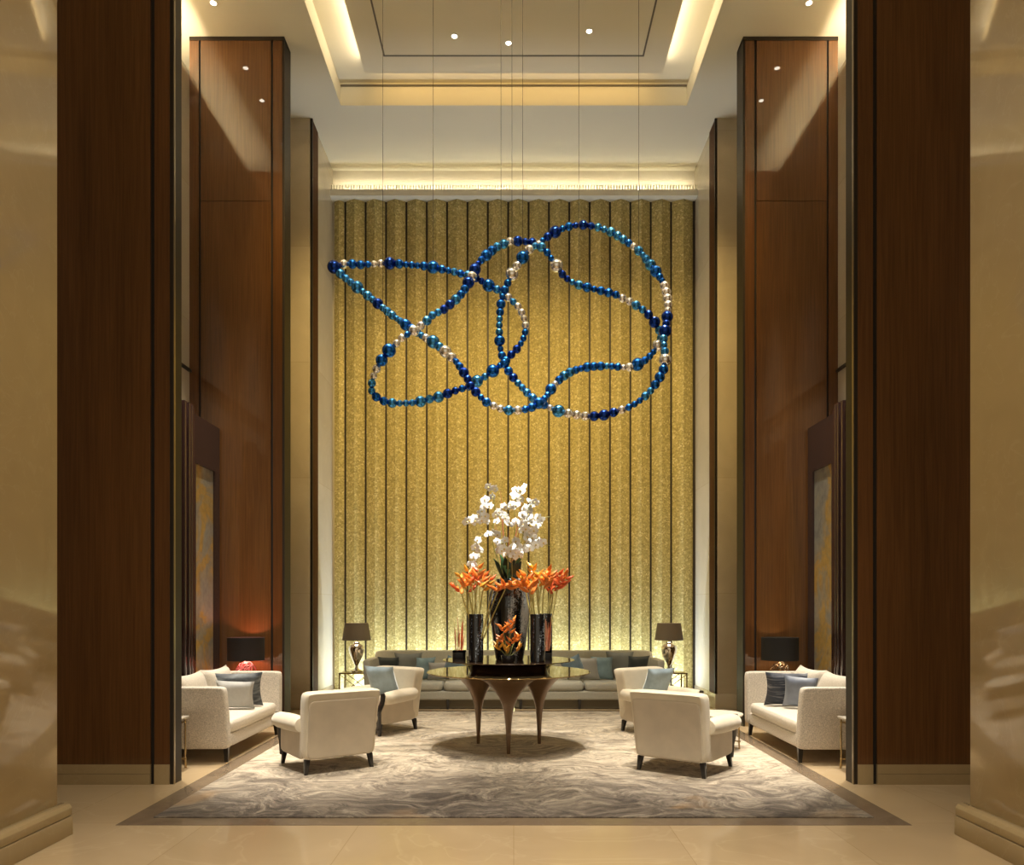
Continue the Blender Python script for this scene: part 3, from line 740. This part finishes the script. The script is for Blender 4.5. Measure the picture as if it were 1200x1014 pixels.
# ------------------------------------------------------------------ seating
def tleg(bm, x, y, h, dx, dy, r0=.027, r1=.017):
    # square tapered splayed leg
    a = [bm.verts.new((x+sx*r0, y+sy*r0, h)) for sx, sy in ((-1, -1), (1, -1), (1, 1), (-1, 1))]
    b = [bm.verts.new((x+dx+sx*r1, y+dy+sy*r1, 0)) for sx, sy in ((-1, -1), (1, -1), (1, 1), (-1, 1))]
    bm.faces.new(a); bm.faces.new(b[::-1])
    for k in range(4): bm.faces.new((a[k], a[(k+1) % 4], b[(k+1) % 4], b[k]))
def make_armchair():
    t = thing('armchair', '', 'chair')
    bm = B(); soft(bm, (0, .02, .235), (.345, .345, .095), 12); finish('seat_base', bm, 'fabric_cream_shaded', t)
    bm = B(); soft(bm, (0, .06, .385), (.285, .33, .075), (5, 5, 3), 10, lambda x, y, z: (0, 0, .02*(1-x*x)*(1-y*y) if z > 0 else 0)); finish('seat_cushion', bm, 'fabric_cream', t)
    def rake(x, y, z):
        q = (z+1)/2
        return (x*.02*q, -.105*q**1.4-(.025*max(0, q-.8)/.2 if y < 0 else 0), 0)
    bm = B(); soft(bm, (0, -.285, .49), (.38, .095, .345), (14, 5, 14), 12, rake); br = finish('backrest', bm, 'fabric_cream', t)
    def rake2(x, y, z):
        q = (z+1)/2*.92
        return (x*.012*q, -.105*q**1.4, 0)
    bm = B(); soft(bm, (0, -.379, .455), (.352, .012, .300), (14, 4, 14), 10, rake2); finish('back_panel', bm, 'fabric_cream_shaded', br)
    for s in (-1, 1):
        bm = B(); soft(bm, (s*.352, .03, .335), (.032, .335, .19), 10, 8); ar = finish('arm', bm, 'fabric_cream_shaded', t)
        bm = B(); pts = []; rad = []
        for y, r, dx, dz in ((-.29, .045, 0, 0), (-.285, .072, 0, 0), (-.2, .084, .002, 0), (-.05, .088, .010, -.002), (.12, .088, .02, -.006), (.28, .084, .03, -.012), (.345, .074, .033, -.014), (.355, .05, .033, -.014), (.357, .01, .033, -.014)):
            pts.append((s*(.375+dx), y, .495+dz)); rad.append(r)
        tube(bm, pts, rad, 20); finish('arm_roll', bm, 'fabric_cream', ar, angle=60)
        bm = B()
        cv = [(.352, .385, .10), (.355, .392, .24), (.362, .405, .31), (.372, .40, .345), (.385, .375, .40), (.40, .362, .46), (.408, .366, .52), (.405, .372, .555)]
        tube(bm, [(s*x, y, z) for x, y, z in cv], [.030, .033, .037, .037, .033, .033, .036, .026], 8); finish('arm_post', bm, 'ebony', t)
        for fy, dy in ((-.32, -.015), (.355, .02)):
            bm = B(); tleg(bm, s*.335, fy, .15, s*.018, dy); finish('leg', bm, 'ebony', t, bevel=.003)
    return t
ch0 = make_armchair()
spots = [((-1.97, 8.115), 34.8, 'cream armchair with its back to us, near left of the carpet'),
         ((1.77, 7.965), -36.2, 'cream armchair with its back to us, near right of the carpet'),
         ((-1.82, 10.42), 146.6, 'cream armchair with dark arm post and pale blue pillow behind the near left armchair'),
         ((1.95, 10.28), -146.6, 'cream armchair holding a blue pillow, mostly hidden behind the near right armchair')]
for i, ((x, y), a, lab) in enumerate(spots):
    o = ch0 if i == 0 else copy_tree(ch0)
    o.location = (x, y, CZ); o.rotation_euler = (0, 0, R(a)); o['label'] = lab; o['group'] = 'cream armchairs on the carpet'

def pillow(name, label, mat, w, h, t, loc, rz, tilt=-15, roll=0, group=None, cat='pillow'):
    o = finish(name, pillow_bm(w, h, t), mat, None)
    Rm = Matrix.Rotation(R(rz), 4, 'Z') @ Matrix.Rotation(R(tilt), 4, 'X') @ Matrix.Rotation(R(roll), 4, 'Y')
    zmin = min((Rm @ v.co).z for v in o.data.vertices)
    o.matrix_world = Matrix.Translation((loc[0], loc[1], loc[2]-zmin)) @ Rm
    return tag(o, label, cat, group)

def sofa(name, label, L, D, hb, harm, mat, seatmat, nseat, ncush, legs, arms=(1, 1), loc=(0, 0, 0), rz=0, flare=.07, rakef=.09, zb=.15, group=None, cushmat=None, seat_top=.44, plinth=False):
    """faces local +y; the seat runs along x"""
    t = thing(name, label, 'sofa', loc, rz, group)
    hl = L/2
    bm = B(); soft(bm, (0, .0, zb+.075), (hl-.03, D/2-.03, .075), 16, 8); finish('frame', bm, mat, t)
    x0, x1 = -hl+(.13 if arms[0] else .005), hl-(.13 if arms[1] else .005)
    w = (x1-x0)/nseat
    for k in range(nseat):
        bm = B(); soft(bm, (x0+w*(k+.5), .06, (zb+.15+seat_top)/2), (w/2-.004, D/2-.07, (seat_top-zb-.15)/2), (12, 10, 3.5), 10, lambda x, y, z: (0, 0, .012*(1-x*x)*(1-y*y) if z > 0 else 0)); finish('seat_cushion', bm, seatmat, t)
    for s, on in ((-1, arms[0]), (1, arms[1])):
        if not on: continue
        def fl(x, y, z, s=s):
            q = (z+1)/2; return (s*flare*q, -rakef*q*(y > -.2)*(y+.2)/1.2 - .03*q*(y < 0), 0)
        bm = B(); soft(bm, (s*(hl-.06), 0, (zb+harm)/2), (.06, D/2, (harm-zb)/2), (8, 16, 16), 10, fl); finish('arm', bm, mat, t)
    bm = B(); soft(bm, (0, -D/2+.075, (zb+hb)/2), (hl-.04 if all(arms) else hl-.005, .075, (hb-zb)/2), (18, 5, 14), 12, lambda x, y, z: (x*flare*.8*(z+1)/2 if all(arms) else 0, -.05*(z+1)/2, 0)); finish('backrest', bm, mat, t)
    if plinth:
        bm = B(); soft(bm, (.035*(arms[0]-arms[1]), -.03, (zb+.02)/2), (hl-.035, D/2-.07, (zb-.002)/2), 30, 6); finish('plinth', bm, 'plinth', t)
    wc = (x1-x0)/max(1, ncush)
    for k in range(ncush):
        bm = pillow_bm(wc-.02, .52, .22)
        o = finish('back_cushion', bm, cushmat or seatmat, t); o.location = (x0+wc*(k+.5), -D/2+.24, seat_top+.23); o.rotation_euler = (R(14), 0, 0)
    for x, y, dx in legs:
        bm = B(); tleg(bm, x, y, zb+.01, dx, .01 if y > 0 else -.01, .026, .018); finish('leg', bm, 'ebony', t)
    return t
SL = 1.92; yc = 9.23
lg6 = [(-SL/2+.1, .37, -.02), (SL/2-.1, .37, .02), (-SL/2+.1, -.36, -.02), (SL/2-.1, -.36, .02)]
sofa('side_sofa', 'pale oatmeal tweed sofa in the left alcove facing right', SL, .86, .79, .83, 'tweed', 'tweed_seat', 1, 2, lg6, loc=(-3.50, yc, 0), rz=R(-90), rakef=.02, flare=.085, group='tweed sofas in the alcoves')
sofa('side_sofa', 'pale oatmeal tweed sofa in the right alcove facing left', SL, .86, .79, .83, 'tweed', 'tweed_seat', 1, 2, lg6, loc=(3.48, yc-.03, 0), rz=R(90), rakef=.02, flare=.085, group='tweed sofas in the alcoves')
pillow('throw_pillow', 'dark grey patterned rectangular pillow on the left alcove sofa', 'ikat', .58, .44, .15, (-3.42, 9.52, .445), 14, 14)
pillow('throw_pillow', 'plain pale grey pillow in front of the dark patterned pillow on the left sofa', 'palegrey', .44, .35, .15, (-3.36, 9.27, .445), 8, 14, 3)
pillow('throw_pillow', 'navy striped rectangular pillow on the right alcove sofa', 'stripe', .56, .44, .15, (3.42, 9.56, .445), -10, 14)
pillow('throw_pillow', 'small blue grey satin pillow leaning before the navy striped pillow', 'bluegrey', .38, .40, .14, (3.47, 9.30, .445), -22, 14, 4)
# pair of wall sofas
WS = 2.42; WD = .92; yw = 13.02
lgl = [(WS/2-.12, .38, 0), (-.145, .40, 0), (-WS/2+.1, .38, 0), (WS/2-.12, -.38, 0), (-WS/2+.1, -.38, 0)]
lgr = [(-x, y, -d) for x, y, d in lgl]
sofa('long_sofa', 'long greige sofa against the gold wall, left of the table', WS, WD, .92, .80, 'sofa_grey', 'sofa_grey', 2, 0, lgl, (0, 1), (-1.225, yw, 0), R(180), .06, .1, plinth=True, group='sofas along the gold wall')
sofa('long_sofa', 'long greige sofa against the gold wall, right of the table', WS, WD, .92, .80, 'sofa_grey', 'sofa_grey', 2, 0, lgr, (1, 0), (1.225, yw, 0), R(180), .06, .1, plinth=True, group='sofas along the gold wall')
SZ = .445
pillow('throw_pillow', 'dark green pillow in the left corner of the left wall sofa', 'green', .40, .40, .14, (-2.10, 13.06, SZ), -20, 16)
pillow('throw_pillow', 'large grey cushion beside the dark green pillow on the left wall sofa', 'bigGrey', .46, .47, .16, (-1.79, 13.07, SZ), 5, 15)
pillow('throw_pillow', 'upright teal pillow on the left wall sofa', 'teal', .36, .40, .13, (-1.50, 12.92, SZ), 35, 14)
pillow('throw_pillow', 'pale grey satin pillow beside the teal pillow on the left wall sofa', 'greysatin', .38, .32, .12, (-1.26, 12.93, SZ), 20, 16)
pillow('throw_pillow', 'blue pillow tipped on its corner at the left edge of the table', 'blue', .36, .34, .13, (-1.00, 12.92, SZ), 5, 18, 22)
pillow('throw_pillow', 'blue pillow tipped on its corner at the right edge of the table', 'blue', .36, .36, .13, (1.00, 12.92, SZ), -5, 18, -24)
pillow('throw_pillow', 'pale grey satin pillow beside the teal pillow on the right wall sofa', 'greysatin', .36, .40, .12, (1.26, 12.93, SZ), -30, 16)
pillow('throw_pillow', 'upright teal pillow on the right wall sofa', 'teal', .36, .41, .13, (1.49, 12.92, SZ), -15, 14)
pillow('throw_pillow', 'large grey cushion beside the dark green pillow on the right wall sofa', 'bigGrey', .46, .49, .16, (1.80, 13.07, SZ), -5, 15)
pillow('throw_pillow', 'dark green pillow in the right corner of the right wall sofa', 'green', .40, .42, .14, (2.10, 13.06, SZ), 20, 16)
pillow('throw_pillow', 'pale blue pillow on the armchair with the dark arm post', 'paleblue', .46, .44, .14, (-1.78, 10.42, CZ+.465), 146.6+180+8, 22, 0)
pillow('throw_pillow', 'pale blue grey pillow on the half hidden far right armchair', 'paleblue', .44, .42, .14, (1.93, 10.32, CZ+.465), -146.6+180-6, 22, 0)

# ------------------------------------------------------------------ tables and lamps
def shade(t, r0, r1, z0, z1, mat):
    bm = B(); lathe(bm, [(r0, z0), (r1, z1), (r1-.004, z1), (r0-.004, z0), (r0, z0)], 48); o = finish('lamp_shade', bm, mat, t)
    bm = B()
    for k in range(3):
        a = R(120*k); tube(bm, [(0, 0, z1-.02), ((r1-.005)*math.cos(a), (r1-.005)*math.sin(a), z1-.02)], .003, 5)
    finish('shade_spider', bm, 'brass', o)
def glow(name, loc, e, c=(1, .72, .42), r=.06):
    l = bpy.data.lights.new(name, 'POINT'); l.energy = e; l.color = c; l.shadow_soft_size = r
    o = bpy.data.objects.new(name, l); link(o); o.location = loc
def urn_lamp(x, y, z, label):
    t = thing('table_lamp', label, 'lamp', (x, y, z), 0)
    bm = B(); lathe(bm, [(0, 0), (.105, 0), (.105, .02), (.085, .028), (.05, .045), (.03, .075), (.028, .11), (.05, .15), (.085, .22), (.122, .32), (.135, .39), (.130, .43), (.105, .455), (.07, .47), (.05, .485), (.055, .50), (.04, .515), (.02, .52), (0, .52)], 48); finish('lamp_base', bm, 'mercury', t)
    bm = B(); tube(bm, [(0, 0, .51), (0, 0, .80)], .009, 8); finish('lamp_stem', bm, 'brass', t)
    shade(t, .245, .198, .545, .835, 'shade_taupe')
    glow('lamp_bulb', (x, y, z+.66), 5)
def lattice_lamp(x, y, z, label, mat):
    t = thing('table_lamp', label, 'lamp', (x, y, z), 0)
    bm = B(); rl = random.Random(3)
    for k in range(13):
        ax = Euler((rl.uniform(-1.2, 1.2), rl.uniform(-1.2, 1.2), k*.4)).to_matrix(); off = rl.uniform(-.55, .55); rr = math.sqrt(1-off*off)
        pts = []
        for i in range(28):
            a = 2*math.pi*i/28; p = ax @ Vector((rr*math.cos(a), rr*math.sin(a), off)); pts.append(Vector((p.x*.135, p.y*.135, .175+p.z*.165)))
        tube(bm, pts, .0065 if mat == 'pink' else .0035, 6, closed=True)
    finish('lamp_base', bm, mat, t)
    bm = B(); lathe(bm, [(0, 0), (.08, 0), (.08, .012), (0, .012)], 32); tube(bm, [(0, 0, .01), (0, 0, .60)], .008, 8); finish('lamp_stem', bm, 'brass', t)
    shade(t, .245, .245, .355, .665, 'shade_black')
    glow('lamp_bulb', (x, y, z+.47), 14 if mat == 'pink' else 4, (1, .36, .24) if mat == 'pink' else (1, .72, .42))
def xtable(x, y, label):
    t = thing('side_table', label, 'table', (x, y, 0)); h = .565
    bm = B(); box(bm, -.25, .25, -.22, .22, h-.02, h); finish('tabletop', bm, 'brass', t, bevel=.003)
    for sx in (-1, 1):
        for sy in (-1, 1):
            bm = B(); box(bm, sx*.235-.011, sx*.235+.011, sy*.205-.011, sy*.205+.011, 0, h-.02); finish('leg', bm, 'brass', t)
    bm = B()
    for sy in (-1, 1):
        tube(bm, [(-.225, sy*.205, h-.03), (.08, sy*.205, .30)], .007, 6); tube(bm, [(.225, sy*.205, h-.03), (-.08, sy*.205, .30)], .007, 6)
        tube(bm, [(-.225, sy*.205, .08), (.225, sy*.205, .08)], .007, 6)
    finish('cross_brace', bm, 'brass', t)
    return h
h = xtable(-2.70, 13.15, 'brass side table with crossed braces left of the wall sofas')
urn_lamp(-2.69, 13.15, h+.001, 'mercury urn lamp with taupe shade left of the wall sofas')
h = xtable(2.68, 13.15, 'brass side table with crossed braces right of the wall sofas')
urn_lamp(2.66, 13.15, h+.001, 'mercury urn lamp with taupe shade right of the wall sofas')
def drum_table(x, y, label, r=.21, h=.60):
    t = thing('lamp_table', label, 'table', (x, y, 0))
    bm = B(); lathe(bm, [(0, h-.02), (r, h-.02), (r, h), (0, h)], 40); finish('tabletop', bm, 'dark', t)
    bm = B(); lathe(bm, [(0, 0), (.16, 0), (.16, .015), (.03, .03), (.025, .3), (.03, h-.02), (0, h-.02)], 32); finish('pedestal', bm, 'bronze', t)
drum_table(-3.66, 10.5, 'small dark round table under the pink lattice lamp, behind the left alcove sofa')
drum_table(3.64, 10.5, 'small dark round table under the wire lattice lamp, behind the right alcove sofa')
lattice_lamp(-3.66, 10.5, .601, 'table lamp with black drum shade and pink lattice base by the left pier', 'pink')
lattice_lamp(3.64, 10.5, .601, 'table lamp with black drum shade and fine wire lattice base by the right pier', 'crystal')
def tripod(x, y, label, w, d, h, rz=0, shape='rect'):
    t = thing('side_table', label, 'table', (x, y, 0), R(rz))
    bm = B()
    if shape == 'rect': box(bm, -w/2, w/2, -d/2, d/2, h-.022, h)
    else: lathe(bm, [(0, h-.022), (w/2-.005, h-.022), (w/2, h-.011), (w/2-.005, h), (0, h)], 48)
    finish('tabletop', bm, 'marble_white', t, bevel=.004 if shape == 'rect' else 0)
    a, b = w/2-.03, d/2-.03
    L = [(a, b), (a, -b), (-a, b), (-a, -b)] if shape == 'rect' else [(.92*a*math.cos(R(q)), .92*a*math.sin(R(q))) for q in (-15, 105, 225)]
    for lx, ly in L:
        bm = B(); tube(bm, [(lx, ly, h-.022), (lx, ly, .10), (lx*1.02, ly*1.02, 0)], [.010, .009, .012], 8); bmesh.ops.create_uvsphere(bm, u_segments=10, v_segments=6, radius=.017, matrix=Matrix.Translation((lx, ly, .10))); bmesh.ops.create_uvsphere(bm, u_segments=10, v_segments=6, radius=.014, matrix=Matrix.Translation((lx, ly, h-.06))); finish('leg', bm, 'brass', t)
    bm = B()
    for lx, ly in L: tube(bm, [(lx, ly, .10), (0, 0, .13)], .008, 6)
    finish('stretcher', bm, 'brass', t)
    bm = B(); P = [(p[0], p[1], h-.06) for p in (L if shape != 'rect' else [L[0], L[1], L[3], L[2]])]
    for k in range(len(P)): tube(bm, [P[k], P[(k+1) % len(P)]], .006, 6)
    finish('apron_rail', bm, 'brass', t)
tripod(-3.68, 7.84, 'marble topped brass side table at the near end of the left alcove sofa', .54, .46, .545)
tripod(3.66, 7.82, 'marble topped brass side table at the near end of the right alcove sofa', .54, .46, .545)
o = tripod(2.43, 9.10, 'small round marble topped brass table between the right armchairs and sofa', .56, .56, .43, 0, 'round')

# ------------------------------------------------------------------ light
W = bpy.data.worlds.new('lobby'); sc.world = W; W.use_nodes = True
W.node_tree.nodes['Background'].inputs[0].default_value = (1, .88, .66, 1); W.node_tree.nodes['Background'].inputs[1].default_value = .56
WARM = (1, .74, .42); MILD = (1, .91, .76); WALLC = (1, .70, .25)
def strip(loc, size, e, aim, c=WARM, spread=180):
    """LED strip lying along x (size[0]) or along y (size[1]), shining towards aim"""
    l = bpy.data.lights.new('cove_strip', 'AREA'); l.shape = 'RECTANGLE'; l.energy = e; l.color = c; l.spread = R(spread)
    o = bpy.data.objects.new('cove_strip', l); link(o); o.location = loc
    z = -Vector(aim).normalized(); x = Vector((1, 0, 0)) if size[0] > size[1] else Vector((0, 1, 0))
    l.size, l.size_y = max(size), min(size)
    y = z.cross(x).normalized()
    o.matrix_world = Matrix.Translation(loc) @ Matrix((x, y, z)).transposed().to_4x4()
# back cove
strip((0, 13.91, 9.235), (6.5, .03), 30, (0, 1, .45), (1, .88, .62), 110)
for s in (-1, 1):
    strip((s*(SX+.10), 9.15, 9.03), (.05, 3.1), 60, (s*.55, 0, .8), (1, .80, .52))          # alcove coves
    strip((s*(IX+.008), (IY0+IY1)/2, IZ+.02), (.02, IY1-IY0-.3), 17, (s*.93, 0, .36), (1, .82, .56))   # tray slots, on the panel edge
    strip((s*(IX+.008), (IY0+IY1)/2, IZ+.01), (.015, IY1-IY0-.3), 7, (s*.9, 0, -.4), (1, .68, .28))
strip((0, IY1+.008, IZ+.012), (2*IX-.2, .015), 6.3, (0, .95, -.3), (1, .62, .2))
# floor uplight behind the sofas
strip((0, 13.72, .10), (5.9, .08), 170, (0, .16, 1), (.84, .97, 1.10))
def spot(loc, aim, e, ang=40, blend=.6, c=MILD, r=.05):
    l = bpy.data.lights.new('downlight_or_fill', 'SPOT'); l.energy = e; l.spot_size = R(ang); l.spot_blend = blend; l.color = c; l.shadow_soft_size = r
    o = bpy.data.objects.new('downlight_or_fill', l); link(o); o.location = loc
    o.rotation_euler = (Vector(aim)-Vector(loc)).to_track_quat('-Z', 'Y').to_euler()
zi = IZ-.03
# onto the mosaic wall and the beads
for x in (-1.5, -.5, .5, 1.5): spot((x, 7.0, zi), (x*1.5, YB, 4.6), 1400, 46, 1, WALLC)
for x in (-1.2, 0, 1.2): spot((x, 7.6, zi), (x*1.1, SD, 5.3), 850, 40, .8, (1, .90, .72))
# onto the table and flowers, chairs and carpet
spot((0, 7.6, zi), TC+Vector((0, 0, 1.4)), 5200, 14, .7, (1, .97, .92))
for x, y, e in ((-1.8, 8.6, 2300), (1.8, 8.5, 2300), (-1.6, 10.4, 1750), (1.7, 10.3, 1750), (0, 11.3, 1300), (0, 7.4, 500)): spot((x*.9, min(y, 11.4), zi), (x, y, 0), e, 26, .9)
# alcoves
for s in (-1, 1):
    for y in (9.93, 8.3): spot((s*3.85, y, H-.03), (s*3.6, y-.3, 0), 2300, 30, .9)
    spot((s*3.0, 9.4, H-.03), (s*4.15, 10.2, 2.3), 1500, 22, .9)  # added spot to brighten the painted panels, no fixture of its own
# lobby downlights nearer the entrance, then added front fill
for x in (-1.8, 0, 1.8):
    for y in (2.6, 4.9): spot((x, y if abs(x) > 0 else y+.4, H-.03), (x*1.1, y+.4, 0), 700, 50, .9)
for s in (-1, 1): spot((s*1.9, 4.6, H-.03), (s*1.85, 7.6, .6), 2700, 20, .9)  # fill added to brighten the chair backs from the front
